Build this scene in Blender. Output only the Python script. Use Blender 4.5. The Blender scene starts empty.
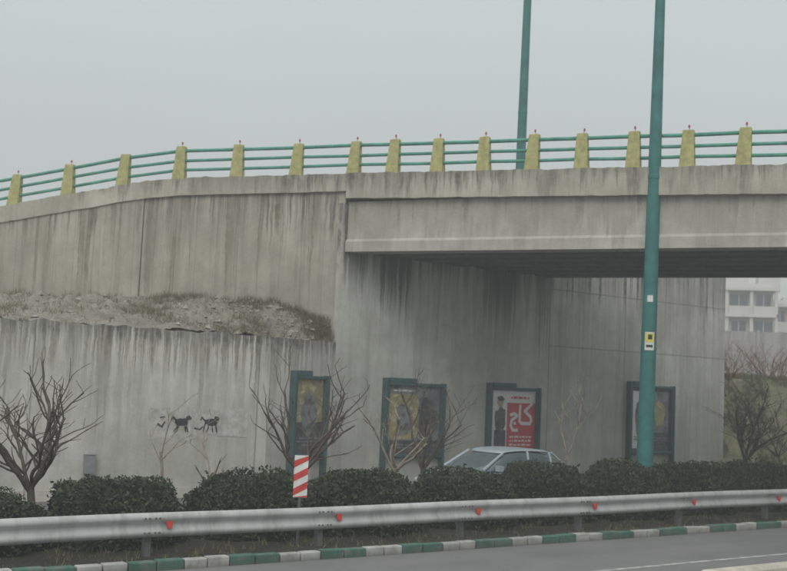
import bpy, bmesh, math, random
from mathutils import Vector, Matrix, noise
random.seed(7)
scene=bpy.context.scene
COL=scene.collection
# ---------------------------------------------------------------- frames
K0=Vector((-5.2,15.3,0)); E=Vector((.809,.588,0)); Nn=Vector((-.588,.809,0))
ROADANG=math.atan2(.588,.809)
def R(s,o,z=0): 
    p=K0+E*s+Nn*o; return Vector((p.x,p.y,z))
A=Vector((-1.4,30.1,0)); DECKANG=math.radians(-24.0)
# ---------------------------------------------------------------- helpers
def empty(name,loc=(0,0,0),rz=0):
    e=bpy.data.objects.new(name,None); COL.objects.link(e); e.location=loc; e.rotation_euler=(0,0,rz); e.empty_display_size=.3; return e
def obj(name,verts,faces,mat=None,parent=None,loc=(0,0,0),rz=0,smooth=False):
    me=bpy.data.meshes.new(name); me.from_pydata([tuple(v) for v in verts],[],faces); me.update()
    if mat: 
        for m in (mat if isinstance(mat,(list,tuple)) else [mat]): me.materials.append(m)
    o=bpy.data.objects.new(name,me); COL.objects.link(o); o.location=loc; o.rotation_euler=(0,0,rz)
    if parent: o.parent=parent
    if smooth:
        for p in me.polygons: p.use_smooth=True
    return o
def fixn(o):
    bm=bmesh.new(); bm.from_mesh(o.data); bmesh.ops.recalc_face_normals(bm,faces=bm.faces); bm.to_mesh(o.data); bm.free()
def bevel(o,w=.02,seg=2):
    m=o.modifiers.new('b','BEVEL'); m.width=w; m.segments=seg; m.limit_method='ANGLE'
class MB:
    def __init__(s): s.v=[]; s.f=[]; s.m=[]
    def box(s,x0,x1,y0,y1,z0,z1,mi=0):
        b=len(s.v)
        s.v+=[(x0,y0,z0),(x1,y0,z0),(x1,y1,z0),(x0,y1,z0),(x0,y0,z1),(x1,y0,z1),(x1,y1,z1),(x0,y1,z1)]
        s.f+=[(b,b+3,b+2,b+1),(b+4,b+5,b+6,b+7),(b,b+1,b+5,b+4),(b+1,b+2,b+6,b+5),(b+2,b+3,b+7,b+6),(b+3,b,b+4,b+7)]
        s.m+=[mi]*6
    def quad(s,a,b,c,d,mi=0):
        n=len(s.v); s.v+=[tuple(a),tuple(b),tuple(c),tuple(d)]; s.f.append((n,n+1,n+2,n+3)); s.m.append(mi)
    def tube(s,p,q,r0,r1,n=6,mi=0,cap=True):
        p=Vector(p);q=Vector(q); d=(q-p)
        if d.length<1e-6: return
        d.normalize(); a=d.orthogonal().normalized(); b=d.cross(a); k=len(s.v)
        for c,r in ((p,r0),(q,r1)):
            for i in range(n):
                t=2*math.pi*i/n; s.v.append(tuple(c+a*math.cos(t)*r+b*math.sin(t)*r))
        for i in range(n):
            j=(i+1)%n; s.f.append((k+i,k+j,k+n+j,k+n+i)); s.m.append(mi)
        if cap:
            s.f.append(tuple(k+n+i for i in range(n))); s.m.append(mi)
            s.f.append(tuple(k+n-1-i for i in range(n))); s.m.append(mi)
    def prism(s,poly,z0,z1,mi=0):
        n=len(poly);k=len(s.v)
        for i,(x,y) in enumerate(poly): s.v.append((x,y,z0[i] if isinstance(z0,list) else z0))
        for i,(x,y) in enumerate(poly): s.v.append((x,y,z1[i] if isinstance(z1,list) else z1))
        for i in range(n):
            j=(i+1)%n; s.f.append((k+i,k+j,k+n+j,k+n+i)); s.m.append(mi)
        s.f.append(tuple(k+i for i in range(n))[::-1]); s.m.append(mi)
        s.f.append(tuple(k+n+i for i in range(n))); s.m.append(mi)
    def make(s,name,mats,parent=None,loc=(0,0,0),rz=0,smooth=False,fix=False):
        o=obj(name,s.v,s.f,mats,parent,loc,rz,smooth)
        o.data.polygons.foreach_set('material_index',s.m)
        if fix: fixn(o)
        return o
# ---------------------------------------------------------------- node helper
class NT:
    def __init__(s,name):
        s.mat=bpy.data.materials.new(name); s.mat.use_nodes=True; s.t=s.mat.node_tree; s.n=s.t.nodes; s.l=s.t.links
        s.bsdf=s.n['Principled BSDF']; s.bsdf.inputs['Roughness'].default_value=.9
        s.bsdf.inputs['Specular IOR Level'].default_value=.25
        tc=s.n.new('ShaderNodeTexCoord'); s.P=tc.outputs['Object']
        sp=s.n.new('ShaderNodeSeparateXYZ'); s.l.new(s.P,sp.inputs[0]); s.x,s.y,s.z=sp.outputs
    def setin(s,sock,v):
        if hasattr(v,'is_output'): s.l.new(v,sock)
        else: sock.default_value=v
    def m(s,op,a,b=0.0,c=None,clamp=False):
        n=s.n.new('ShaderNodeMath'); n.operation=op; n.use_clamp=clamp; s.setin(n.inputs[0],a); s.setin(n.inputs[1],b)
        if c is not None: s.setin(n.inputs[2],c)
        return n.outputs[0]
    def vec(s,x,y,z):
        n=s.n.new('ShaderNodeCombineXYZ'); s.setin(n.inputs[0],x); s.setin(n.inputs[1],y); s.setin(n.inputs[2],z); return n.outputs[0]
    def noise(s,vec,scale=1,detail=4,rough=.55,off=0):
        n=s.n.new('ShaderNodeTexNoise'); n.noise_dimensions='3D'
        if off:
            a=s.n.new('ShaderNodeVectorMath'); a.operation='ADD'; s.l.new(vec,a.inputs[0]); a.inputs[1].default_value=(off*17.3/scale,off*5.1/scale,off*9.7/scale); vec=a.outputs[0]
        s.l.new(vec,n.inputs['Vector'])
        n.inputs['Scale'].default_value=scale; n.inputs['Detail'].default_value=detail; n.inputs['Roughness'].default_value=rough
        return n.outputs[0]
    def noise1(s,w,detail=4,rough=.7):
        n=s.n.new('ShaderNodeTexNoise'); n.noise_dimensions='1D'; s.l.new(w,n.inputs['W']); n.inputs['Scale'].default_value=1
        n.inputs['Detail'].default_value=detail; n.inputs['Roughness'].default_value=rough; return n.outputs[0]
    def rng(s,v,a,b,c=0.,d=1.):
        n=s.n.new('ShaderNodeMapRange'); s.setin(n.inputs[0],v); s.setin(n.inputs[1],a);s.setin(n.inputs[2],b);s.setin(n.inputs[3],c);s.setin(n.inputs[4],d); n.clamp=True; return n.outputs[0]
    def mix(s,f,a,b,mode='MIX'):
        n=s.n.new('ShaderNodeMix'); n.data_type='RGBA'; n.blend_type=mode
        s.setin(n.inputs[0],f); 
        for i,v in ((6,a),(7,b)):
            if isinstance(v,tuple) and len(v)==3: v=v+(1,)
            s.setin(n.inputs[i],v)
        return n.outputs[2]
    def bump(s,h,st=.3,dist=.02):
        n=s.n.new('ShaderNodeBump'); n.inputs['Strength'].default_value=st; n.inputs['Distance'].default_value=dist; s.l.new(h,n.inputs['Height']); s.l.new(n.outputs[0],s.bsdf.inputs['Normal'])
    def out(s,col,rough=None):
        s.setin(s.bsdf.inputs['Base Color'],col if hasattr(col,'is_output') or len(col)==4 else tuple(col)+(1,))
        if rough is not None: s.setin(s.bsdf.inputs['Roughness'],rough)
        return s.mat
def plain(name,col,rough=.6,var=.25,scale=6,metal=0,spec=.3):
    t=NT(name); n=t.noise(t.P,scale,5,.65)
    c=t.mix(t.rng(n,.3,.7),tuple(v*(1-var) for v in col),tuple(min(1,v*(1+var)) for v in col))
    t.bsdf.inputs['Metallic'].default_value=metal; t.bsdf.inputs['Specular IOR Level'].default_value=spec
    return t.out(c,rough)
def concrete(name,base=(.36,.345,.305),drips=(),vj=(),hj=(),hjmin=None,mott=.28,planks=0,plmin=None,seed=0,patches=(),streak=.5):
    """drips: (z_top,length,freq,colour,strength,threshold); patches: (x0,x1,z_top,length,strength) run-off stains at given spots"""
    t=NT(name)
    big=t.noise(t.P,.45,4,.6,seed); mid=t.noise(t.P,2.3,5,.65,seed+3); fine=t.noise(t.P,22,3,.7,seed+5)
    c=t.mix(t.rng(big,.32,.68),tuple(v*(1-mott) for v in base),tuple(v*(1+mott*.6) for v in base))
    c=t.mix(t.m('MULTIPLY',t.rng(mid,.42,.75),.5),c,(base[0]*.6,base[1]*.58,base[2]*.53))
    c=t.mix(t.m('MULTIPLY',t.rng(fine,.35,.75),.25),c,tuple(v*1.35 for v in base))
    st=t.noise(t.vec(t.m('MULTIPLY',t.x,2.6),t.y,t.m('MULTIPLY',t.z,.16)),1,6,.75,seed+9)
    c=t.mix(t.m('MULTIPLY',t.rng(st,.47,.64),streak),c,(base[0]*.45,base[1]*.44,base[2]*.40))
    wob=t.m('MULTIPLY',t.m('SUBTRACT',mid,.5),.14)
    xw=t.m('ADD',t.x,wob)
    br=t.rng(t.noise(t.P,6,4,.7,seed+2),.3,.6,.5,1)
    br=t.m('MULTIPLY',br,t.rng(big,.36,.56,.35,1))
    for i,(zt,L,fr,col,strn,th) in enumerate(drips):
        n1=t.noise1(t.m('ADD',t.m('MULTIPLY',xw,fr),seed*3.1+i*13.7),4,.75)
        ln=t.m('MULTIPLY',t.rng(n1,th,th+.18),L)
        d=t.m('DIVIDE',t.m('ADD',t.m('SUBTRACT',t.z,zt),ln),.12+L*.28,clamp=True)
        c=t.mix(t.m('MULTIPLY',t.m('MULTIPLY',d,strn),br),c,col)
    if patches:
        n1=t.noise1(t.m('ADD',t.m('MULTIPLY',xw,6),seed*1.7),4,.75)
        for (x0,x1,zt,L,strn) in patches:
            w=(x1-x0)/2; cx=(x0+x1)/2
            mx=t.rng(t.m('ABSOLUTE',t.m('SUBTRACT',xw,cx)),w*.55,w*1.15,1,0)
            ln=t.m('MULTIPLY',t.m('MULTIPLY',t.rng(n1,.28,.66,.35,1.3),L),mx)
            d=t.m('DIVIDE',t.m('ADD',t.m('SUBTRACT',t.z,zt),ln),.2+L*.5,clamp=True)
            c=t.mix(t.m('MULTIPLY',t.m('MULTIPLY',d,strn),mx),c,DK)
    if planks:
        f=t.m('FRACT',t.m('DIVIDE',t.x,planks)); ln=t.m('LESS_THAN',f,.045)
        if plmin is not None: ln=t.m('MULTIPLY',ln,t.m('GREATER_THAN',t.x,plmin))
        c=t.mix(t.m('MULTIPLY',ln,.32),c,tuple(v*.4 for v in base))
    for p in vj:
        ln=t.m('LESS_THAN',t.m('ABSOLUTE',t.m('SUBTRACT',t.x,p)),.022)
        c=t.mix(t.m('MULTIPLY',ln,.6),c,tuple(v*.3 for v in base))
    for p in hj:
        ln=t.m('LESS_THAN',t.m('ABSOLUTE',t.m('SUBTRACT',t.z,p)),.022)
        if hjmin is not None: ln=t.m('MULTIPLY',ln,t.m('GREATER_THAN',t.x,hjmin))
        c=t.mix(t.m('MULTIPLY',ln,.5),c,tuple(v*.3 for v in base))
    t.bump(t.m('ADD',t.m('MULTIPLY',fine,.5),t.m('MULTIPLY',mid,1.5)),.4,.025)
    return t.out(c,.92)
DK=(.07,.068,.06); WH=(.62,.61,.56); BR=(.14,.12,.085)
# ---------------------------------------------------------------- materials
M_abut=concrete('abutment_concrete',(.42,.42,.385),[(7.0,2.6,1.3,DK,.5,.50),(5.4,2.4,3.2,WH,.3,.50),(7.9,2.3,4.2,DK,.95,.40)],vj=(19.7,23.2),hj=(6.15,4.35),hjmin=19.7,planks=.6,plmin=19.7,seed=1,streak=.4,
   patches=((11.7,12.7,6.7,1.6,.7),(12.8,14.4,6.7,1.9,.9),(16.6,18.6,6.7,2.3,.85),(19.0,19.8,6.7,2.8,.6),(14.6,16.2,6.7,.7,.6)))
M_low=concrete('retaining_wall_concrete',(.50,.49,.45),[(4.05,2.9,3.4,WH,.6,.44),(4.05,1.3,6.3,(.20,.185,.15),.85,.40),(4.05,3.0,1.9,(.17,.155,.125),.6,.50),(4.05,.5,9,DK,.8,.36)],vj=(-9,-3,3.2,8.9),seed=20,streak=.32)
M_wing=concrete('wing_wall_concrete',(.375,.35,.295),[(8.1,1.4,3.4,DK,.75,.44),(8.1,3.6,1.3,BR,.7,.47),(8.1,3.0,4,(.5,.48,.42),.4,.5)],planks=.62,seed=40,streak=.5)
M_fas=concrete('edge_beam_concrete',(.42,.40,.335),[(8.72,.75,3.5,DK,.7,.43),(8.3,.8,1.2,DK,.5,.47)],seed=60,streak=.4)
M_gird=concrete('girder_concrete',(.43,.42,.375),[(8.0,.9,2.2,DK,.5,.47),(7.2,.9,.8,BR,.35,.45)],seed=80,streak=.4)
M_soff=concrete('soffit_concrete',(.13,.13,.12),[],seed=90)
def dirt(name,a,b,c3,sc=3):
    t=NT(name); n=t.noise(t.P,sc,6,.7); n2=t.noise(t.P,sc*7,4,.7,3); n3=t.noise(t.P,.35,4,.6,8)
    c=t.mix(t.rng(n,.35,.65),a,b); c=t.mix(t.m('MULTIPLY',t.rng(n2,.5,.7),.6),c,c3); c=t.mix(t.m('MULTIPLY',t.rng(n3,.45,.6),.4),c,tuple(v*.55 for v in a))
    t.bump(t.m('ADD',n,t.m('MULTIPLY',n2,.4)),.9,.08); return t.out(c,.97)
M_terr=dirt('rubble_soil',(.27,.25,.21),(.16,.145,.11),(.42,.40,.36),2.2)
M_hill=dirt('hillside_soil',(.15,.145,.09),(.085,.10,.05),(.27,.24,.18),1.2)
M_verge=dirt('verge_soil',(.045,.042,.03),(.03,.035,.02),(.09,.08,.06),3)
M_ground=dirt('ground_soil',(.17,.155,.12),(.11,.11,.075),(.22,.2,.16),.8)
def asphalt(name,b):
    t=NT(name); n=t.noise(t.P,.5,4,.6); f=t.noise(t.P,60,2,.7)
    lane=t.noise(t.vec(t.m('MULTIPLY',t.x,.05),t.m('MULTIPLY',t.y,1.6),0),1,4,.6,4)
    c=t.mix(t.rng(n,.3,.7),(b*.85,b*.86,b*.87),(b*1.15,b*1.14,b*1.12)); c=t.mix(t.m('MULTIPLY',t.rng(f,.4,.7),.3),c,(b*1.6,b*1.6,b*1.55))
    c=t.mix(t.m('MULTIPLY',t.rng(lane,.45,.65),.3),c,(b*.7,b*.7,b*.7)); t.bump(f,.3,.01); return t.out(c,.85)
M_asph=asphalt('road_asphalt',.15); M_asph2=asphalt('service_asphalt',.12)
t=NT('worn_white_paint'); nn=t.noise(t.P,3,6,.75); M_white=t.out(t.mix(t.rng(nn,.42,.58),(.22,.22,.215),(.42,.42,.40)),.8)
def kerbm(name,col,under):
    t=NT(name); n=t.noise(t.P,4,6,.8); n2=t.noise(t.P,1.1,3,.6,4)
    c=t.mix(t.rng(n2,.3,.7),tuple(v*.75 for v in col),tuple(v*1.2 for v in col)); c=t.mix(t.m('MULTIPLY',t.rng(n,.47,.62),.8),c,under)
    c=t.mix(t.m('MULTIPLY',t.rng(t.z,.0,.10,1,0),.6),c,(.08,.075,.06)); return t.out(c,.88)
M_kw=kerbm('kerb_white_paint',(.36,.36,.34),(.22,.21,.19)); M_kg=kerbm('kerb_green_paint',(.055,.125,.10),(.15,.17,.145))
M_yel=plain('post_olive_yellow',(.36,.345,.15),.8,.3,7)
M_grn=plain('rail_green_paint',(.085,.29,.215),.6,.3,4)
M_red=plain('red_plastic',(.50,.06,.05),.5,.2); 
M_cap=plain('cap_red',(.36,.05,.045),.6,.2)
t=NT('galvanised_steel'); n=t.noise(t.P,2,5,.65); st=t.noise(t.vec(t.m('MULTIPLY',t.x,6),t.y,t.m('MULTIPLY',t.z,.8)),1,5,.7,3)
c=t.mix(t.rng(n,.3,.7),(.33,.34,.335),(.44,.45,.44)); c=t.mix(t.m('MULTIPLY',t.rng(st,.48,.68),.55),c,(.20,.195,.18)); t.bsdf.inputs['Metallic'].default_value=.1; t.bsdf.inputs['Specular IOR Level'].default_value=.3; M_steel=t.out(c,.7)
M_steeld=plain('steel_post',(.11,.11,.105),.7,.3,5)
M_teal=plain('lamp_pole_teal',(.035,.155,.145),.55,.25,3)
M_frame=plain('panel_frame',(.05,.095,.095),.65,.25)
M_black=plain('black_paint',(.04,.04,.042),.8,.4,9); M_signred=plain('sign_red',(.48,.05,.045),.5,.2); M_signwhite=plain('sign_white',(.62,.62,.60),.5,.12)
M_stickY=plain('sticker_yellow',(.65,.55,.12),.5,.15)
# ---------------------------------------------------------------- camera
cam=bpy.data.objects.new('camera',bpy.data.cameras.new('camera')); COL.objects.link(cam); scene.camera=cam
cam.data.sensor_width=36; cam.data.lens=36*1100/787; cam.data.clip_end=6000; cam.data.clip_start=.1
cam.data.dof.use_dof=True; cam.data.dof.focus_distance=13.5; cam.data.dof.aperture_fstop=2.3
PITCH=math.atan(99.5/1100)
cam.matrix_world=Matrix.Translation((0,0,2.9))@Matrix.Rotation(math.pi/2+PITCH,4,'X')@Matrix.Rotation(.043,4,'Z')
# ---------------------------------------------------------------- world
w=bpy.data.worlds.new('World'); scene.world=w; w.use_nodes=True; wt=w.node_tree; wn=wt.nodes; wl=wt.links
SAZ=192
bg=wn['Background']; out=wn['World Output']
sky=wn.new('ShaderNodeTexSky'); sky.sky_type='NISHITA'; sky.sun_disc=False; sky.sun_elevation=math.radians(48); sky.sun_rotation=math.radians(SAZ); sky.dust_density=6; sky.air_density=1.5
hs=wn.new('ShaderNodeHueSaturation'); hs.inputs['Saturation'].default_value=.3; wl.new(sky.outputs[0],hs.inputs['Color']); wl.new(hs.outputs[0],bg.inputs[0]); bg.inputs[1].default_value=.025
tc=wn.new('ShaderNodeTexCoord'); sp=wn.new('ShaderNodeSeparateXYZ'); wl.new(tc.outputs['Generated'],sp.inputs[0])
rp=wn.new('ShaderNodeValToRGB'); wl.new(sp.outputs[2],rp.inputs[0])
cr=rp.color_ramp; cr.elements[0].position=0; cr.elements[0].color=(.50,.55,.54,1); cr.elements[1].position=1; cr.elements[1].color=(.95,.98,1,1)
e=cr.elements.new(.12); e.color=(.49,.55,.55,1); e=cr.elements.new(.36); e.color=(.455,.53,.54,1); e=cr.elements.new(.5); e.color=(.68,.73,.75,1)
nz=wn.new('ShaderNodeTexNoise'); nz.inputs['Scale'].default_value=2.2; nz.inputs['Detail'].default_value=4; wl.new(tc.outputs['Generated'],nz.inputs['Vector'])
mr=wn.new('ShaderNodeMapRange'); wl.new(nz.outputs[0],mr.inputs[0]); mr.inputs[1].default_value=.3; mr.inputs[2].default_value=.7; mr.inputs[3].default_value=.95; mr.inputs[4].default_value=1.05
mx=wn.new('ShaderNodeMix'); mx.data_type='RGBA'; mx.blend_type='MULTIPLY'; mx.inputs[0].default_value=1; wl.new(rp.outputs[0],mx.inputs[6]); wl.new(mr.outputs[0],mx.inputs[7])
bg2=wn.new('ShaderNodeBackground'); wl.new(mx.outputs[2],bg2.inputs[0]); bg2.inputs[1].default_value=1.36
ad=wn.new('ShaderNodeAddShader'); wl.new(bg.outputs[0],ad.inputs[0]); wl.new(bg2.outputs[0],ad.inputs[1]); wl.new(ad.outputs[0],out.inputs[0])
sun=bpy.data.objects.new('sun',bpy.data.lights.new('sun','SUN')); COL.objects.link(sun); sun.data.energy=1.5; sun.data.angle=math.radians(35); sun.data.color=(1,.97,.92)
az=math.radians(SAZ); el=math.radians(48)
dirv=Vector((math.sin(az)*math.cos(el),math.cos(az)*math.cos(el),math.sin(el)))
sun.rotation_euler=dirv.to_track_quat('Z','Y').to_euler()
scene.view_settings.view_transform='Standard'; scene.view_settings.look='None'; scene.view_settings.exposure=0
# hazy air: one real homogeneous volume filling the valley
m=MB(); m.box(-160,220,-60,260,-1,70); hz=m.make('haze',[])
hm=bpy.data.materials.new('haze_air'); hm.use_nodes=True; hn=hm.node_tree.nodes; hn.remove(hn['Principled BSDF'])
vs=hn.new('ShaderNodeVolumeScatter'); vs.inputs['Color'].default_value=(.96,.985,1,1); vs.inputs['Density'].default_value=.0046; vs.inputs['Anisotropy'].default_value=.2
hm.node_tree.links.new(vs.outputs[0],hn['Material Output'].inputs['Volume']); hz.data.materials.append(hm)
# ---------------------------------------------------------------- ground & roads
obj('ground',[(-2500,-2500,0),(2500,-2500,0),(2500,2500,0),(-2500,2500,0)],[(0,1,2,3)],M_ground)
def strip(name,s0,s1,o0,o1,z,mat):
    return obj(name,[(s0,o0,z),(s1,o0,z),(s1,o1,z),(s0,o1,z)],[(0,1,2,3)],mat,None,K0,ROADANG)
strip('road',-120,260,-28,0,.006,M_asph)
strip('lane_marking',-120,260,-2.72,-2.6,.010,M_white)
strip('service_road',-120,150,4.3,8.8,.006,M_asph2)
kb=MB(); per=1.67
k=-30
while k<60:
    c=2.31+k*per
    for a,b,mi in ((c-.45,c+.45,1),(c+.45,c+per-.45,0)):
        n=2
        for i in range(n):
            x0=a+(b-a)*i/n+.008; x1=a+(b-a)*(i+1)/n-.008; q=random.uniform(-.015,.015)
            kb.box(x0,x1,q,.17+q,-.02,.15+random.uniform(-.015,.01),mi)
    k+=1
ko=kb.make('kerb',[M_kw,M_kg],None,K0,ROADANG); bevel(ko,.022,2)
vb=MB(); nx,ny=300,10
for i in range(nx+1):
    for j in range(ny+1):
        s=-30+i*.35; o=.17+j*4.1/ny
        vb.v.append((s,o,.10+.07*noise.noise((s*1.3,o*1.3,0))+.05*noise.noise((s*5,o*5,2)) - (.05 if j==0 else 0)))
for i in range(nx):
    for j in range(ny):
        a=i*(ny+1)+j; vb.f.append((a,a+ny+1,a+ny+2,a+1)); vb.m.append(0)
vb.make('verge_soil',[M_verge],None,K0,ROADANG,smooth=True)
# ---------------------------------------------------------------- guardrail
gr=empty('guardrail',K0,ROADANG)
prof=[(0,.78),(-.02,.775),(-.07,.73),(-.075,.70),(-.07,.67),(-.015,.62),(-.01,.59),(-.015,.56),(-.07,.51),(-.075,.48),(-.07,.45),(-.02,.405),(0,.40)]
g=MB(); O0=.62
xs=[-40+i*1.05 for i in range(100)]
for x in xs:
    dy=.010*math.sin(x*.61); dz=.008*math.sin(x*.9)
    for (y,z) in prof: g.v.append((x,O0+y+dy,z+dz+.0025*(x-5)))
n=len(prof)
for i in range(len(xs)-1):
    for j in range(n-1):
        a=i*n+j; g.f.append((a,a+1,a+n+1,a+n)); g.m.append(0)
o=g.make('rail_beam',[M_steel],gr,smooth=True); md=o.modifiers.new('s','SOLIDIFY'); md.thickness=.006
g=MB(); g2=MB(); g3=MB(); k=-12
while k<18:
    x=2.45+3.15*k
    g.box(x-.05,x+.05,O0+.06,O0+.18,-.02,.70); g.box(x-.04,x+.04,O0+.0,O0+.06,.5,.7)
    for dx in (-.12,-.05,.05,.12):
        for zz in (.70,.48): g3.tube((x+dx,O0-.07,zz),(x+dx,O0-.095,zz),.016,.014,6)
    xx=x+.28; b=len(g2.v)
    g2.v+=[(xx-.06,O0-.09,.65),(xx+.06,O0-.09,.65),(xx+.04,O0-.09,.54),(xx-.025,O0-.09,.54),(xx-.06,O0-.06,.65),(xx+.06,O0-.06,.65),(xx+.04,O0-.06,.54),(xx-.025,O0-.06,.54)]
    g2.f+=[(b,b+3,b+2,b+1),(b+4,b+5,b+6,b+7),(b,b+1,b+5,b+4),(b+1,b+2,b+6,b+5),(b+2,b+3,b+7,b+6),(b+3,b,b+4,b+7)]; g2.m+=[0]*6
    k+=1
g.make('posts',[M_steeld],gr); g2.make('reflectors',[M_red],gr); g3.make('bolts',[M_steeld],gr)
# ---------------------------------------------------------------- concrete barrier near camera side
b=MB(); xs=[6.6,6.75]+[7+i*3 for i in range(12)]
pf=[(-.3,0),(-.3,.08),(-.17,.32),(-.11,.72),(-.07,.76),(.07,.76),(.11,.72),(.17,.32),(.3,.08),(.3,0)]
for i,x in enumerate(xs):
    sc=.8 if i==0 else 1
    for y,z in pf: b.v.append((x,-6.5+y*sc,z*(.93 if i==0 else 1)))
n=len(pf)
for i in range(len(xs)-1):
    for j in range(n-1): a=i*n+j; b.f.append((a,a+1,a+n+1,a+n)); b.m.append(0)
b.f.append(tuple(range(n))[::-1]); b.m.append(0)
b.make('concrete_barrier',[concrete('barrier_concrete',(.46,.43,.37),[],seed=5)],None,K0,ROADANG,fix=True)
# ---------------------------------------------------------------- retaining wall (left)
rw=empty('retaining_wall')
m=MB(); m.box(-45,9.21,9.0,9.4,-.3,4.0); m.box(-45,9.18,8.97,9.0,-.3,.25)
o=m.make('wall',[M_low],rw,K0,ROADANG)
def top_wobble(o,z,amp=.05):
    bm=bmesh.new(); bm.from_mesh(o.data); 
    ed=[e for e in bm.edges if abs(e.verts[0].co.x-e.verts[1].co.x)>5]
    bmesh.ops.subdivide_edges(bm,edges=ed,cuts=220,use_grid_fill=False)
    for v in bm.verts:
        if v.co.z>z-.01: v.co.z+=amp*noise.noise((v.co.x*1.6,0,3))+amp*.7*noise.noise((v.co.x*5,0,3))
    bm.to_mesh(o.data); bm.free()
top_wobble(o,4.0,.09)
q1=R(9.21,9.0); q2=R(11.67,9.76); dg=(q2-q1); dang=math.atan2(dg.y,dg.x); L=dg.length
m=MB(); m.box(0,L,0,.4,-.3,3.99); o=m.make('return_wall',[M_low],rw,q1,dang); 
# ---------------------------------------------------------------- abutment wall
br=empty('bridge_overpass')
m=MB(); m.box(11.66,28.5,9.76,10.5,-.3,7.85); m.box(28.0,28.5,10.5,26,-.3,7.85)
m.make('abutment_wall',[M_abut],br,K0,ROADANG)
B=Vector((-7.26,31.2,0)); C=Vector((-11.7,32.2,0)); D=Vector((-42,39.2,0))
T_AB=(B-A); AL=T_AB.length
def ztop(t): 
    if t<0: return 8.68+.02*t
    if t<5: return 8.68-.035*t
    if t<6.2: return 8.505-.11*(t-5)
    return max(8.373-.165*(t-6.2),2.5)
uAB=Vector((-.983,.184,0)); uBC=Vector((-.975,.222,0)); uD=Vector((math.cos(DECKANG),math.sin(DECKANG),0))
def pline(t):
    if t<0: return A+uD*(-t)
    if t<AL: return A+uAB*t
    return A+uAB*AL+uBC*(t-AL)
bk2=Vector((.2,.98,0))
def band(name,ts,y0,y1,zlo,zhi,mat,parent):
    v=[];f=[]
    for t in ts:
        p=pline(t); d=bk2
        for yy in (y0,y1):
            for zz in (zlo(t),zhi(t)): q=p+d*yy; v.append((q.x,q.y,zz))
    for i in range(len(ts)-1):
        a=i*4;b=a+4
        f+=[(a,b,b+1,a+1),(a+2,a+3,b+3,b+2),(a+1,b+1,b+3,a+3),(a,a+2,b+2,b)]
    f+=[(0,1,3,2),(len(v)-4,len(v)-2,len(v)-1,len(v)-3)]
    ang=math.atan2(-uAB.y,-uAB.x); Mi=(Matrix.Translation(A)@Matrix.Rotation(ang,4,'Z')).inverted()
    v=[Mi@Vector(q) for q in v]
    o=obj(name,v,f,mat,parent,A,ang); fixn(o); return o
band('wing_wall_panel',[0.02,1,2,3,4,5,5.93],.04,.6,lambda t:4.3,lambda t:ztop(t)-.35,M_wing,br)
band('wing_wall_foot',[0.02,3,5.9],.045,.6,lambda t:-.3,lambda t:4.3,M_abut,br)
band('approach_wall',[5.95,6.2,8,10,12,16,20,26,32,36],.0,.6,lambda t:0,lambda t:ztop(t)-.35,M_wing,br)
def chip(t): return .035*noise.noise((t*1.3,0,1))+.03*noise.noise((t*5,0,1))
band('edge_beam_approach',[i*.125 for i in range(0,120)]+[16,20,26,32,36],-.045,.55,lambda t:ztop(t)-.50+chip(t+9)*.6,lambda t:ztop(t)+chip(t),M_fas,br)
band('approach_fill',[0,2,5,6.2,8,12,20,32,36],.55,7.0,lambda t:0,lambda t:ztop(t)-.22,M_asph2,br)
m=MB()
LX=46
zt=lambda x:8.68-.02*x
def slab(mm,x0,x1,y0,y1,zl,zh,n):
    k=len(mm.v)
    for i in range(n+1):
        a=x0+(x1-x0)*i/n; mm.v+=[(a,y0,zl(a)),(a,y1,zl(a)),(a,y1,zh(a)),(a,y0,zh(a))]
    for i in range(n):
        a=k+i*4
        for j in range(4): mm.f.append((a+j,a+(j+1)%4,a+4+(j+1)%4,a+4+j)); mm.m.append(0)
    mm.f.append((k,k+1,k+2,k+3)); mm.m.append(0); mm.f.append((k+n*4,k+n*4+1,k+n*4+2,k+n*4+3)); mm.m.append(0)
slab(m,0.0,LX,-.06,.5,lambda x:zt(x)-.70+chip(x+30)*.6,lambda x:zt(x)+chip(-x),360)
slab(m,0.0,LX,6.6,7.1,lambda x:zt(x)-.70,zt,4)
o=m.make('edge_beams',[M_fas],br,A,DECKANG,fix=True)
m=MB()
m.prism([(0.02,.5),(LX,.5),(LX,6.6),(3.8,6.6)],[zt(0)-.62,zt(LX)-.62,zt(LX)-.62,zt(3)-.62],[zt(0)-.15,zt(LX)-.15,zt(LX)-.15,zt(3)-.15])
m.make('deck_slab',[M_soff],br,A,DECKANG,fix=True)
def girder(mm,y,w=.5,over=.14,ztp=8.0):
    x0=.577*y-.25 if y>.6 else .02
    mm.box(x0,LX,y,y+w*.35,6.85,ztp)
    pts=[(y-over,6.5),(y+w,6.5),(y+w,6.72),(y+w*.35,6.9),(y,6.86),(y-over,6.78)]
    k=len(mm.v)
    for x in (x0,LX):
        for a,b_ in pts: mm.v.append((x,a,b_))
    n=len(pts)
    for i in range(n):
        j=(i+1)%n; mm.f.append((k+i,k+j,k+n+j,k+n+i)); mm.m.append(0)
    mm.f.append(tuple(k+i for i in range(n))); mm.m.append(0); mm.f.append(tuple(k+n+i for i in range(n))); mm.m.append(0)
g=MB(); girder(g,.10,.5,.09,7.9); g.make('front_girder',[M_gird],br,A,DECKANG,fix=True)
g=MB()
for i in range(1,7): girder(g,.15+i*1.04,.42)
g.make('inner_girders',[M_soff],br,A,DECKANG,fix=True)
m=MB(); m.box(33,34.2,.3,6.8,-.3,6.45); m.box(32.6,34.6,-.1,7.1,5.9,6.49); o=m.make('pier',[M_abut],br,A,DECKANG); bevel(o,.04)
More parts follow.
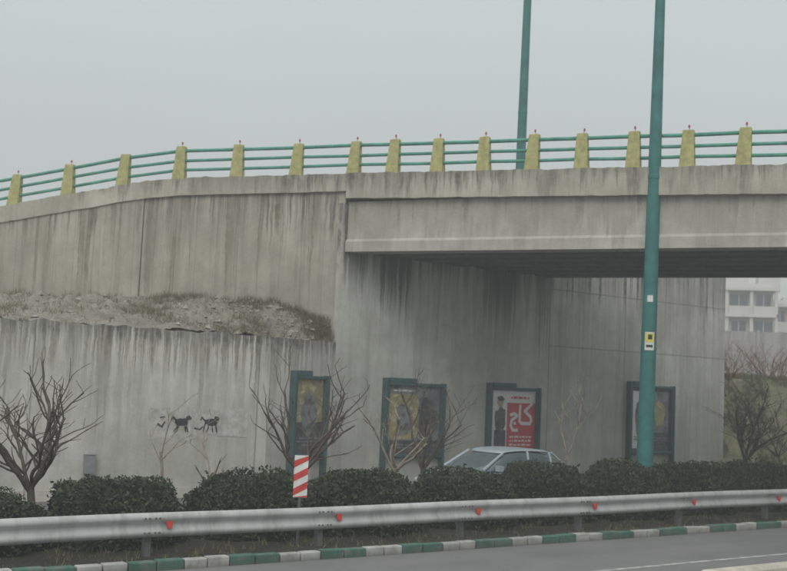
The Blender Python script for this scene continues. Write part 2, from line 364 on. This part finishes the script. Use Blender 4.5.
# ---------------------------------------------------------------- parapet
pr=empty('bridge_railing')
ptT=[-.1]+[-(1.29+1.315*i) for i in range(30)]+[1.53+1.73*i for i in range(16)]
ptT.sort()
m=MB(); mc=MB()
def dirat(t): return uD if t<0 else (-uAB if t<AL else -uBC)
for t in ptT:
    p=pline(t); d=dirat(t); bb=Vector((-d.y,d.x,0)); z=ztop(t)-.03; lean=random.uniform(-.03,.03)
    p=p+bb*.14; h=.97+random.uniform(-.02,.02)
    def P(a,y,zz): q=p+d*a+bb*y; return (q.x,q.y,z+zz)
    k=len(m.v)
    m.v+=[P(-.19,-.11,0),P(.19,-.11,0),P(.19,.15,0),P(-.19,.15,0),P(-.10+lean,-.06,h),P(.17+lean,-.06,h),P(.17+lean,.1,h),P(-.10+lean,.1,h)]
    m.f+=[(k,k+3,k+2,k+1),(k+4,k+5,k+6,k+7),(k,k+1,k+5,k+4),(k+1,k+2,k+6,k+5),(k+2,k+3,k+7,k+6),(k+3,k,k+4,k+7)]; m.m+=[0]*6
    c=p+d*(.06+lean)+bb*.02; zc=z+h-.01
    if random.random()<.85:
        tx=random.uniform(-.02,.02); mc.tube((c.x,c.y,zc),(c.x+tx,c.y,zc+.08),.009,.009,5); mc.tube((c.x+tx,c.y,zc+.08),(c.x+tx,c.y,zc+.14),.03,.02,7)
o=m.make('posts',[M_yel],pr); bevel(o,.02)
mc.make('red_marker_pins',[M_cap],pr)
m=MB()
for hh,rr in ((.82,.05),(.54,.045),(.27,.045)):
    jj={t:random.uniform(-.012,.012) for t in ptT}
    for i in range(len(ptT)-1):
        pts=[]
        for t in (ptT[i],ptT[i+1]):
            p=pline(t); d=dirat(t); bb=Vector((-d.y,d.x,0)); q=p+bb*.15; pts.append((q.x,q.y,ztop(t)+hh+jj[t]))
        m.tube(pts[0],pts[1],rr,rr,10)
m.make('rails',[M_grn],pr,smooth=True)
# ---------------------------------------------------------------- terrace
def lerp(a,b,t): return a+(b-a)*t
anch=[(R(-40,9.3,3.98),Vector((-42,39.4,4.9))),(R(2.4,9.3,3.97),Vector((-11.7,32.35,4.95))),(R(7.0,9.3,3.97),Vector((-7.2,31.35,5.02))),(R(9.3,9.25,3.97),Vector((-4,30.75,4.95))),(R(11.7,9.95,3.93),Vector((-1.3,30.35,4.62)))]
v=[];f=[];cols=[]
for i in range(len(anch)-1):
    n=90 if i==0 else 60
    for k in range(n+(i==len(anch)-2)): t=k/n; cols.append((anch[i][0].lerp(anch[i+1][0],t),anch[i][1].lerp(anch[i+1][1],t)))
NJ=44
for p,q in cols:
    for j in range(NJ+1):
        t=j/NJ; c=p.lerp(q,t); tt=math.sin(t*math.pi/2)
        z=lerp(p.z,q.z,tt)+(.20*noise.noise((c.x*.9,c.y*.9,1))+.16*noise.noise((c.x*2.6,c.y*2.6,5))+.08*noise.noise((c.x*8,c.y*8,5)))*(.45+.55*min(1,t*6))
        v.append((c.x,c.y,z+ (.04 if j==0 else 0)))
for i in range(len(cols)-1):
    for j in range(NJ): a=i*(NJ+1)+j; f.append((a,a+NJ+1,a+NJ+2,a+1))
obj('terrace_slope',v,f,M_terr,None,smooth=True)
terr=[Vector(p) for p in v if p[0]>-14]
m=MB(); m.box(17.5,28.0,10.5,26,0,7.7); m.make('embankment',[M_hill],None,K0,ROADANG)
# ---------------------------------------------------------------- hillside right
v=[];f=[];NS,NO=110,70
def hillz(s,o):
    a=max(0,min(1,(s-25.5)/4.0)); a=a*a*(3-2*a)
    b_=max(0,(o-8.0-(.7*noise.noise((s*.4,0,0)))))
    return min(b_*.85,3.7+.02*b_)*a, a, b_
for i in range(NS+1):
    for j in range(NO+1):
        s=25+ (i/NS)**1.5*160; o=7.0+(j/NO)**1.4*75
        z,a,b_=hillz(s,o)
        if s<28.6 and o>9.7: z=min(z,.0)-.5
        z+=(.3*noise.noise((s*.5,o*.5,1))+.2*noise.noise((s*1.7,o*1.7,4))+.1*noise.noise((s*5,o*5,4)))*min(1,b_+.05)*a -.03*(1-a)
        v.append((s,o,z))
for i in range(NS):
    for j in range(NO): a=i*(NO+1)+j; f.append((a,a+NO+1,a+NO+2,a+1))
obj('hillside',v,f,M_hill,None,K0,ROADANG,smooth=True)
# ---------------------------------------------------------------- distant boundary wall and apartment buildings
M_far=concrete('distant_wall_concrete',(.36,.355,.34),[],seed=33,mott=.15)
m=MB()
m.box(-30,60,0,.5,0,7.4)
for i in range(31): m.box(-30+i*3-.1,-30+i*3+.1,-.12,0,0,7.5)
m.make('boundary_wall',[M_far],None,(24,72,0),math.radians(-8))
M_bw=plain('building_white',(.62,.61,.58),.8,.08,.3); M_bt=plain('building_beige',(.46,.42,.36),.8,.1,.3); M_win=plain('building_window',(.06,.075,.09),.2,.3,.4,spec=.5)
def apartment(loc,rz,W,fl,dep,base_z,wall,seed=0):
    random.seed(seed)
    e=empty('apartment_building',loc,rz); m=MB(); g=MB(); H=fl*3.1
    m.box(-W/2+.3,W/2-.3,.5,dep,0,base_z+H,1)
    for f_ in range(fl+1):
        z=base_z+f_*3.1; m.box(-W/2,W/2,-.35,.5,z-.28,z+.1)
        if f_<fl:
            nb=int(W/2.6)
            for i in range(nb+1):
                x=-W/2+i*W/nb; m.box(x-.18,x+.18,-.1,.5,z+.1,z+2.82)
                if i<nb:
                    xc=x+W/nb/2; ww=random.choice((.55,.8,1.0)); g.box(xc-ww,xc+ww,.40,.46,z+random.choice((.3,1.0)),z+2.4)
                    m.box(xc-.04,xc+.04,.34,.40,z+1.0,z+2.4)
                    if i%2==f_%2 or i%3==0: m.box(x+.2,x+W/nb-.2,-.3,-.2,z+.1,z+1.0)
    for i in range(3): m.box(-W/2+2+i*W/3,-W/2+4.5+i*W/3,3,6,base_z+H,base_z+H+1.2+i*.4)
    m.box(-W/2,W/2,.2,.5,base_z+H,base_z+H+.6)
    m.make('walls_and_balconies',[wall,M_bt],e); g.make('windows',[M_win],e)
apartment((39,128,0),math.radians(-12),11,3,12,6.6,M_bw,1)
apartment((52.5,133,0),math.radians(-12),13,3,14,5.4,M_bw,2)
apartment((43,165,0),math.radians(-5),30,3,14,8,M_bt,3)
apartment((84,150,0),math.radians(-18),24,4,14,6,M_bw,4)
# ---------------------------------------------------------------- advertisement panels
def persian(mm,x,z,sc,yy,mi,zs=1.0):
    cnt=[0]
    def stroke(pts,w):
        for i in range(len(pts)-1):
            a=Vector((pts[i][0],0,pts[i][1]*zs)); b_=Vector((pts[i+1][0],0,pts[i+1][1]*zs)); d=(b_-a).normalized(); nrm=Vector((-d.z,0,d.x))*w; ex=d*w*.45
            q=[a-nrm-ex,b_-nrm+ex,b_+nrm+ex,a+nrm-ex]; cnt[0]+=1
            yo=yy-.0005*cnt[0]
            mm.quad(*[(x+p.x*sc,yo,z+p.z*sc) for p in q],mi)
    stroke([(.44,.10),(.55,.02),(.90,.02),(.96,.12),(.92,.24),(.66,.42)],.055); stroke([(.66,.42),(.98,.66)],.05)
    stroke([(.46,.60),(.44,.10)],.05)
    stroke([(.34,.26),(.20,.34),(.04,.28)],.05); stroke([(.33,.26),(.10,.12),(.06,-.06),(.16,-.20),(.36,-.20)],.05); stroke([(.20,.02),(.26,.02)],.045)
def bars(mm,x,z,w,n,yy,mi,h=.05):
    for i in range(n):
        xx=x
        while xx<x+w-.05:
            l=random.uniform(.05,.18); mm.box(xx,min(xx+l,x+w),yy,yy+.002,z-i*h*2,z-i*h*2+h*random.uniform(.6,1)); mm.m[-6:]=[mi]*6; xx+=l+.04
def blob(mm,x,z,rx,rz,yy,mi,seed,n=18):
    k=len(mm.v)
    for i in range(n):
        t=2*math.pi*i/n; r=1+.35*noise.noise((math.cos(t)*1.5,math.sin(t)*1.5,seed))+.15*noise.noise((math.cos(t)*4,math.sin(t)*4,seed)); mm.v.append((x+rx*r*math.cos(t),yy,z+rz*r*math.sin(t)))
    mm.f.append(tuple(k+i for i in range(n))); mm.m.append(mi)
def photo_mat(name,cols,sc):
    t=NT(name); n=t.noise(t.P,sc,5,.65); n2=t.noise(t.P,sc*2.3,4,.6,5)
    c=t.mix(t.rng(n,.38,.6),cols[0],cols[1]); c=t.mix(t.rng(n2,.52,.62),c,cols[2]); t.bsdf.inputs['Specular IOR Level'].default_value=.5; return t.out(c,.35)
M_pw=plain('poster_white',(.6,.6,.58),.4,.06); M_pr=plain('poster_red',(.44,.07,.08),.4,.12); M_pd=photo_mat('poster_dark',[(.03,.035,.04),(.08,.085,.09),(.14,.12,.10)],2.5); M_py=photo_mat('poster_ochre',[(.34,.29,.14),(.20,.18,.11),(.42,.39,.24)],2.2); M_pg=photo_mat('poster_grey',[(.12,.135,.14),(.22,.235,.235),(.08,.085,.08)],1.8); M_ps=plain('poster_skin',(.32,.24,.19),.5,.2,4)
def panel(kind,loc,rz,W,z0,z1):
    e=empty('advertising_panel',loc,rz); fr=MB(); a=MB()
    t=.09
    fr.box(0,W,-.16,0,z0,z0+t); fr.box(0,W,-.16,0,z1-t,z1); fr.box(0,t,-.16,0,z0+t,z1-t); fr.box(W-t,W,-.16,0,z0+t,z1-t)
    fr.box(t,W-t,-.06,-.01,z0+t,z1-t)
    fr.box(-.07,.02,-.2,.0,z0-.6,z1+.12); fr.box(W-.02,W+.05,-.2,0,z0-.6,z1+.02)
    fr.box(W*.06,W*.52,-.15,-.03,z1,z1+.13)
    o=fr.make('frame',[M_frame],e); bevel(o,.015)
    y=-.07; x0,x1,za,zb=t,W-t,z0+t,z1-t; w=x1-x0; h=zb-za
    mats=[M_pw,M_pr,M_pd,M_py,M_pg,M_ps]
    def rect(xa,xb,zc,zd,mi,dy): a.box(x0+xa*w,x0+xb*w,y-dy,y-dy+.003,za+zc*h,za+zd*h,mi)
    if kind=='red':
        rect(0,1,0,1,0,.0); rect(.36,1,.05,.80,1,.006)
        blob(a,x0+w*.2,za+h*.52,w*.13,h*.22,y-.012,2,3.3); blob(a,x0+w*.2,za+h*.80,w*.07,h*.075,y-.015,5,1.2); blob(a,x0+w*.2,za+h*.86,w*.075,h*.045,y-.018,2,4.2)
        rect(.08,.33,.02,.36,2,.020)
        persian(a,x0+w*.41,za+h*.46,w*.52,y-.012,0)
        bars(a,x0+w*.44,za+h*.87,w*.45,1,y-.012,1,.08)
        bars(a,x0+w*.42,za+h*.24,w*.5,3,y-.012,0,.06)
    elif kind=='dark':
        rect(0,1,0,1,4,.0); rect(.0,.58,.22,.88,3,.006); blob(a,x0+w*.32,za+h*.5,w*.16,h*.22,y-.011,4,8.1,30); blob(a,x0+w*.76,za+h*.5,w*.18,h*.32,y-.012,2,5.1,30)
        rect(0,1,0,.2,2,.015); bars(a,x0+w*.08,za+h*.13,w*.8,2,y-.020,4,.045); bars(a,x0+w*.1,za+h*.92,w*.4,1,y-.012,0,.05)
    elif kind=='mix':
        rect(0,1,0,1,3,.0); rect(0,1,0,.42,2,.006); blob(a,x0+w*.5,za+h*.52,w*.3,h*.26,y-.012,4,6.6,30); blob(a,x0+w*.45,za+h*.75,w*.13,h*.07,y-.016,4,6.6); bars(a,x0+w*.1,za+h*.2,w*.8,3,y-.014,4,.045)
    else:
        rect(0,1,0,1,2,.0); rect(.04,.36,.05,.95,0,.006); rect(.44,.96,.3,.95,4,.006); blob(a,x0+w*.7,za+h*.6,w*.16,h*.2,y-.012,3,1.6,20); blob(a,x0+w*.2,za+h*.55,w*.1,h*.25,y-.012,4,9.6,20); bars(a,x0+w*.46,za+h*.2,w*.46,3,y-.01,4,.04); bars(a,x0+w*.08,za+h*.22,w*.24,2,y-.012,2,.04)
    a.make('poster',mats,e)
panel('dark',R(13.35,9.76),ROADANG,2.05,.88,2.98)
panel('red',R(17.2,9.76),ROADANG,2.0,.92,2.98)
panel('white',R(23.4,9.76),ROADANG,2.15,.95,3.25)
panel('mix',q1+dg*.33,dang,1.28,.92,3.05)
e=empty('utility_box',R(4.5,9.0),ROADANG); m=MB(); m.box(0,.24,-.14,-.002,.6,1.02); m.box(-.01,.25,-.15,0,1.02,1.05); o=m.make('cabinet',[plain('box_grey',(.22,.23,.23),.6,.2)],e); bevel(o,.01)
m=MB(); m.tube((.12,-.05,.0),(.12,-.05,.6),.02,.02,8); m.make('conduit',[M_steeld],e)
# graffiti on retaining wall: white-washed patch with dark scribbles
m=MB(); random.seed(3)
for i in range(10):
    x=6.0+i*.26; m.box(x,x+.30,-.004-.0007*i,-.003-.0007*i,1.44+random.uniform(-.08,.1),2.12+random.uniform(-.12,.1),0)
def gstroke(pts,w,yy):
    for i in range(len(pts)-1):
        a=Vector((pts[i][0],0,pts[i][1])); b_=Vector((pts[i+1][0],0,pts[i+1][1])); d=(b_-a).normalized(); nr=Vector((-d.z,0,d.x))*w*random.uniform(.7,1.2)
        m.quad(*[(p.x,yy-.0006*i,p.z) for p in (a-nr-d*w*.5,b_-nr*.6+d*w*.4,b_+nr*.6+d*w*.4,a+nr-d*w*.5)],1)
for cx,sd in ((6.86,1.0),(7.62,4.4)):
    blob(m,cx,1.80,.17,.09,-.013,1,sd,26); blob(m,cx+.17,1.90,.07,.06,-.015,1,sd+3,18)
    for dx in (-.13,-.06,.07,.14): gstroke([(cx+dx,1.8),(cx+dx+random.uniform(-.05,.05),1.68),(cx+dx+random.uniform(-.08,.06),1.57)],.018,-.018-.002*abs(dx))
    gstroke([(cx-.15,1.84),(cx-.24,1.93),(cx-.27,1.85)],.02,-.022)
gstroke([(6.25,1.75),(6.35,1.68),(6.42,1.80)],.02,-.014); gstroke([(6.3,1.9),(6.42,1.92)],.015,-.014)
gstroke([(7.2,1.66),(7.35,1.63),(7.42,1.70)],.018,-.014)
t=NT('graffiti_white'); nn=t.noise(t.P,3,6,.75); st=t.noise(t.vec(t.m('MULTIPLY',t.x,5),t.y,t.m('MULTIPLY',t.z,.4)),1,5,.7)
c=t.mix(t.rng(nn,.40,.60),(.36,.35,.315),(.54,.53,.50)); c=t.mix(t.m('MULTIPLY',t.rng(st,.48,.62),.5),c,(.28,.27,.24)); MGW=t.out(c,.9)
m.make('graffiti',[MGW,M_black],None,R(0,9.0),ROADANG)
# ---------------------------------------------------------------- lamp posts
def lamp(loc,H,r0,lean,plates):
    e=empty('street_lamp',loc); e.rotation_euler=(0,lean,0)
    m=MB(); N=16
    segs=[(0,r0*1.25),(.5,r0*1.25),(.55,r0*1.02),(4,r0*.93),(4.02,r0*.96),(4.1,r0*.96),(4.12,r0*.92),(8.2,r0*.80),(8.22,r0*.84),(8.3,r0*.84),(8.32,r0*.79),(H,r0*.5)]
    for i in range(len(segs)-1): m.tube((0,0,segs[i][0]),(0,0,segs[i+1][0]),segs[i][1],segs[i+1][1],N,cap=False)
    m.tube((0,0,-.1),(0,0,.03),r0*2,r0*2,N)
    m.make('pole',[M_teal],e,smooth=True)
    a=MB()
    for sx in (-1,1):
        d=-Nn*sx; pts=[Vector((0,0,H-.1)),d*.8+Vector((0,0,H+.35)),d*2.0+Vector((0,0,H+.6))]
        for i in range(2): a.tube(pts[i],pts[i+1],.05,.045,8)
        h=pts[2]; a.tube(h,h+d*.5+Vector((0,0,.04)),.07,.15,10); a.tube(h+d*.5+Vector((0,0,.04)),h+d*.95+Vector((0,0,.05)),.15,.06,10)
    a.make('arms_and_luminaires',[M_teal],e)
    if plates:
        p=MB(); rr=r0*.96
        th0=math.atan2(-loc[1],-loc[0])
        def curved(zc,hh,wid,mi,dr,off=0):
            n=6
            for i in range(n):
                a0=th0+off+(i/n-.5)*wid; a1=th0+off+((i+1)/n-.5)*wid; r=rr+dr
                p.quad((r*math.cos(a0),r*math.sin(a0),zc-hh),(r*math.cos(a1),r*math.sin(a1),zc-hh),(r*math.cos(a1),r*math.sin(a1),zc+hh),(r*math.cos(a0),r*math.sin(a0),zc+hh),mi)
        curved(4.22,.22,1.2,2,.003,.1); curved(4.30,.11,1.1,0,.006,.1); curved(4.32,.06,.5,1,.009,.15); curved(4.1,.03,.8,1,.008,.1); curved(5.25,.08,.7,2,.004)
        p.make('stickers',[M_stickY,M_black,M_signwhite],e)
lamp((6.2,26.7,0),15.5,.20,.012,True)
lamp((3.95,35.4,7.9),11,.16,.010,False)
# ---------------------------------------------------------------- hazard marker sign
sl=R(5.35,1.0)
e=empty('hazard_marker_sign',sl,math.radians(8)); m=MB(); m.tube((0,.03,0),(0,.03,1.6),.028,.028,8); m.make('post',[M_steeld],e)
m=MB(); m.box(-.12,.12,-.012,.0,.9,1.62,0)
def clipstripe(z0):
    pts=[(-.12,z0),(.12,z0+.13),(.12,z0+.25),(-.12,z0+.12)]
    pts=[(x,min(max(z,.905),1.615)) for x,z in pts]; m.quad(*[(x,-.016,z) for x,z in pts],1)
for i in range(-1,3): clipstripe(.93+i*.24)
m.make('plate',[M_signwhite,M_signred],e)
# ---------------------------------------------------------------- car
def car(loc,rz,paint):
    e=empty('parked_car',loc,rz)
    M_gl=plain('car_glass',(.10,.13,.14),.12,.1,spec=.9); M_rub=plain('tyre_rubber',(.02,.02,.02),.9,.1)
    def loft(name,st,mat,sub=2):
        v=[];f=[]
        for x,ring in st:
            for y,z in ring: v.append((x,y,z))
            for y,z in ring[::-1]: v.append((x,-y,z))
        n=len(st[0][1])*2
        for i in range(len(st)-1):
            for j in range(n): a=i*n+j; b_=i*n+(j+1)%n; f.append((a,b_,b_+n,a+n))
        f.append(tuple(range(n))); f.append(tuple((len(st)-1)*n+i for i in range(n)))
        o=obj(name,v,f,mat,e,smooth=True); fixn(o); md=o.modifiers.new('s','SUBSURF'); md.levels=sub; md.render_levels=sub; return o
    def br_(w,zs): return [(w*.9,.22),(w,.38),(w*1.0,.62),(w*.95,zs-.06),(w*.75,zs)]
    loft('body',[(-2.1,br_(.70,.78)),(-2.02,br_(.80,.90)),(-1.5,br_(.84,.95)),(-.6,br_(.86,.95)),(.5,br_(.86,.95)),(1.1,br_(.85,.93)),(1.7,br_(.82,.84)),(2.05,br_(.74,.74)),(2.12,br_(.66,.66))],paint)
    def cb(w0,w1,z1): return [(w0,.86),(w0*.99,.93),(w1*1.03,z1-.07),(w1*.9,z1),(w1*.4,z1+.02)]
    loft('cabin_glass',[(-1.72,cb(.74,.70,.97)),(-1.62,cb(.76,.70,1.08)),(-1.15,cb(.78,.66,1.36)),(-.3,cb(.79,.66,1.41)),(.35,cb(.79,.65,1.37)),(.95,cb(.77,.66,1.08)),(1.15,cb(.74,.66,.95))],M_gl)
    loft('roof',[(-1.25,[(.60,1.33),(.62,1.35),(.55,1.385),(.3,1.40)]),(-1.1,[(.64,1.36),(.66,1.39),(.58,1.42),(.3,1.43)]),(-.3,[(.65,1.39),(.67,1.42),(.58,1.45),(.3,1.465)]),(.3,[(.63,1.36),(.65,1.39),(.57,1.42),(.3,1.435)]),(.48,[(.58,1.29),(.6,1.32),(.5,1.36),(.3,1.37)])],paint)
    m=MB()
    for sy in (-1,1):
        for a,b_ in (((-1.75,.73*sy,.95),(-1.2,.655*sy,1.36)),((-.35,.80*sy,.93),(-.35,.675*sy,1.40)),((1.12,.75*sy,.95),(.42,.64*sy,1.35)),((-1.15,.79*sy,.93),(-1.1,.67*sy,1.38))): m.tube(a,b_,.035,.03,6)
        m.box(.62,.78,sy*.86-.07,sy*.86+.07,.93,1.06)
    m.make('pillars_and_mirrors',[paint],e)
    m=MB()
    for x in (-1.3,1.3):
        for sy in (-1,1): m.tube((x,sy*.62,.31),(x,sy*.86,.31),.31,.31,20); m.tube((x,sy*.86,.31),(x,sy*.87,.31),.19,.17,14,mi=1)
    m.make('wheels',[M_rub,M_steel],e)
    m=MB()
    for sy in (-1,1): m.box(-2.1,-2.03,sy*.62-.12,sy*.62+.12,.66,.82,1); m.box(2.03,2.1,sy*.52-.14,sy*.52+.14,.55,.68,0)
    m.box(-2.12,-2.05,-.25,.25,.5,.62,0); m.make('lights_and_plate',[M_signwhite,M_red],e)
M_car=plain('car_paint_silverblue',(.40,.47,.50),.35,.05,metal=.2,spec=.5)
car(R(13.9,5.5,.006),ROADANG+math.pi,M_car)
# ---------------------------------------------------------------- hedge bushes
def leafmat(name,a,b_,c3):
    t=NT(name); g=t.n.new('ShaderNodeNewGeometry'); r=g.outputs['Random Per Island']
    n=t.noise(t.P,2.2,2,.6); c=t.mix(r,a,b_); c=t.mix(t.m('MULTIPLY',t.rng(n,.45,.7),.6),c,c3); t.bsdf.inputs['Specular IOR Level'].default_value=.15; return t.out(c,.75)
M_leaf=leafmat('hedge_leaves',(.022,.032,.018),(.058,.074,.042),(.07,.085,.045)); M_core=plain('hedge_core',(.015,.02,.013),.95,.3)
def bush_mesh(seed,N=11000):
    random.seed(seed); v=[];f=[];mi=[]
    rx,ry,rz=1.27,1.05,1.16
    def surf(th,ph):
        d=Vector((math.cos(th)*math.cos(ph),math.sin(th)*math.cos(ph),math.sin(ph)))
        k=1+.12*noise.noise(d*2+Vector((seed,0,0)))+.06*noise.noise(d*6+Vector((seed,3,0)))+.03*noise.noise(d*14+Vector((seed,3,0)))
        c=abs(math.cos(ph))**.6; s_=abs(math.sin(ph))**.75*(1 if ph>0 else -1)
        return Vector((rx*c*math.cos(th)*k,ry*c*math.sin(th)*k,rz*s_*k)),d
    for i in range(N):
        th=random.uniform(0,2*math.pi); ph=math.asin(random.uniform(-.0,1)) ; p,d=surf(th,ph); p=p*random.uniform(.9,1.03)
        if random.random()<.05: p=p*1.04
        s=random.uniform(.018,.038); a=Vector((random.gauss(0,1),random.gauss(0,1),random.gauss(0,1)+.3)).normalized(); b_=a.cross(Vector((random.gauss(0,1),random.gauss(0,1),random.gauss(0,1)))).normalized()
        k=len(v); v+=[p-a*s*1.4,p+b_*s*.7,p+a*s*1.4,p-b_*s*.7]; f.append((k,k+1,k+2,k+3)); mi.append(0)
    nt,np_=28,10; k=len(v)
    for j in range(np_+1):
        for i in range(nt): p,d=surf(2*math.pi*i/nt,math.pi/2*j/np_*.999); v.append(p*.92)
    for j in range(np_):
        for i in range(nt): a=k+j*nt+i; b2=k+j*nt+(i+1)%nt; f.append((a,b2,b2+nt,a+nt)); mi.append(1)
    me=bpy.data.meshes.new('hedge_bush'); me.from_pydata([tuple(x) for x in v],[],f); me.materials.append(M_leaf); me.materials.append(M_core); me.polygons.foreach_set('material_index',mi); me.update(); return me
BM=[bush_mesh(s) for s in (1,2,3)]
random.seed(5)
hts={0:.78,1:.96,2:1.0,3:1.02,4:1.0,5:1.10,6:1.10}
for k in range(-4,20):
    o=bpy.data.objects.new('hedge_bush',BM[k%3]); COL.objects.link(o)
    o.location=R(.15+2.48*k+random.uniform(-.12,.12),2.4+random.uniform(-.1,.1),.03)
    o.rotation_euler=(0,0,ROADANG+(math.pi if k%2 else 0)+random.uniform(-.1,.1)); h=hts.get(k,1.03+random.uniform(-.05,.06)); o.scale=(1.0+random.uniform(-.08,.06),1,h)
# ---------------------------------------------------------------- bare trees
def barkm(name,c): return plain(name,c,.9,.3,9)
M_bd=barkm('bark_dark',(.085,.07,.055)); M_bl=barkm('bark_pale',(.24,.205,.16)); M_br=barkm('bark_reddish',(.17,.085,.06))
def tree(loc,H,spread,r,seed,mat,fork=.35,limbs=5,lean=(0,0),name='bare_tree',twig=1.0):
    random.seed(seed); m=MB()
    def branch(p,d,L,r0,lev,up):
        n=max(3,int(L/.14)); st=L/n; q=Vector(p); rr=r0
        for i in range(n):
            d=(d+Vector((random.gauss(0,.14),random.gauss(0,.14),random.gauss(0,.10)+up))).normalized(); nq=q+d*st; nr=max(.006,rr*(1-.5/n))
            m.tube(q,nq,rr,nr,6 if lev<2 else 4,cap=(i==n-1)); q=nq; rr=nr
            if lev<3 and i>0 and random.random()<(.6 if lev>0 else .3)*twig:
                sd=(d*.7+Vector((random.gauss(0,.7),random.gauss(0,.7),random.uniform(-.05,.6)))).normalized()
                branch(q,sd,L*random.uniform(.3,.55),rr*.65,lev+1,.02)
        return q
    hf=H*fork; q=Vector((0,0,0)); d=Vector((lean[0],lean[1],1)).normalized(); rr=r; n=6
    for i in range(n):
        d=(d+Vector((random.gauss(0,.07),random.gauss(0,.07),.02))).normalized(); nq=q+d*hf/n; m.tube(q,nq,rr*(1.25 if i==0 else 1),rr*.95,9,cap=False); q=nq; rr*=.95
    a0=random.uniform(0,6.28)
    for i in range(limbs):
        a=a0+i*2*math.pi/limbs+random.uniform(-.4,.4); hd=Vector((math.cos(a)*spread,math.sin(a)*spread,(H-hf)*random.uniform(.45,1.0))); 
        branch(q-Vector((0,0,random.uniform(0,hf*.15))),hd.normalized(),hd.length*random.uniform(.85,1.05),rr*random.uniform(.5,.75),1,.035)
    return m.make(name,[mat],None,loc,smooth=True)
tree(R(1.75,4.0),2.6,1.2,.085,11,M_bd,.33,7,twig=1.2)
tree(R(4.15,3.9),2.45,.35,.035,12,M_bl,.6,3,(.03,0))
tree(R(4.75,3.7),2.1,.5,.045,13,M_bl,.45,3,(.25,0))
tree(R(7.35,4.1),2.95,1.3,.075,14,M_bd,.36,6,(-.03,0))
tree(R(9.5,4.1),2.85,.75,.07,15,M_bl,.42,5)
tree(R(10.5,4.0),3.0,.7,.06,16,M_bd,.4,5,(.05,0))
tree(R(14.6,4.1),3.0,.6,.035,17,M_bl,.5,3,(.22,0))
tree(R(26.2,7.0),3.3,1.25,.07,18,M_bd,.3,8,twig=1.25)
tree(R(29.5,8.0,.4),2.6,1.1,.05,19,M_bd,.25,7,twig=1.2)
for i,s in enumerate((-3,-7,33,38)): tree(R(s,4.0),2.9,1.0,.06,30+i,M_bd,.35,6)
# reddish leafless shrubs along the crest of the slope
random.seed(44)
for i in range(13):
    s=31+i*1.25+random.uniform(-.4,.4); o=12.6+random.uniform(-.6,.8)+i*.05
    tree(R(s,o,hillz(s,o)[0]-.15),random.uniform(.9,1.4),1.0,.035,60+i,M_br,.12,8,name='bare_shrub',twig=1.1)
# ---------------------------------------------------------------- weeds
M_dry=leafmat('dry_weeds',(.22,.19,.12),(.13,.12,.07),(.09,.095,.05))
M_grs=leafmat('slope_grass',(.10,.115,.05),(.17,.155,.085),(.065,.09,.035))
def weeds(name,pts,h0,h1,per,seed,mat=None,wd=.008):
    random.seed(seed); v=[];f=[]
    for p in pts:
        for i in range(per):
            a=random.uniform(0,6.28); r=random.uniform(0,.11); q=p+Vector((math.cos(a)*r,math.sin(a)*r,-.02)); h=random.uniform(h0,h1); b_=random.uniform(0,6.28); w_=Vector((math.cos(b_),math.sin(b_),0))*wd; l=Vector((random.gauss(0,.35),random.gauss(0,.35),0))*h
            k=len(v); v+=[q-w_,q+w_,q+l+Vector((0,0,h))]; f.append((k,k+1,k+2))
    obj(name,v,f,mat or M_dry)
random.seed(9)
tp=[]
for p in terr:
    n_=noise.noise((p.x*.7,p.y*.7,9)); near=1 if p.x>-7 else .5
    if random.random()<near*max(0,n_*1.2)+.03: tp.append(p)
weeds('dry_weeds',tp,.05,.26,7,4)
vp=[R(random.uniform(-4,30),random.uniform(.25,1.6),.1) for _ in range(700)]
weeds('verge_weeds',vp,.04,.14,6,5)
hp=[]
for _ in range(5200):
    s=random.uniform(28.6,46); o=random.uniform(8.3,14)
    if noise.noise((s*.6,o*.6,2))>-.18: hp.append(R(s,o,hillz(s,o)[0]))
weeds('hillside_grass',hp,.08,.3,8,6,M_grs,.014)
random.seed(12); m=MB()
for p in random.sample(terr,1700):
    s=random.uniform(.012,.05) if random.random()<.93 else random.uniform(.06,.12); k=len(m.v); an=random.uniform(0,3)
    base=[Vector((math.cos(an+q),math.sin(an+q),random.uniform(-.3,.3))) for q in (0,1.5,3.1,4.7)]+[Vector((.2,0,.8)),Vector((0,0,-.6))]
    for b_ in base: m.v.append(tuple(p+b_*s*random.uniform(.6,1.3)))
    for t3 in ((0,1,4),(1,2,4),(2,3,4),(3,0,4),(1,0,5),(2,1,5),(3,2,5),(0,3,5)): m.f.append(tuple(k+x for x in t3)); m.m.append(0)
m.make('loose_stones',[plain('stone',(.27,.255,.22),.9,.35)])
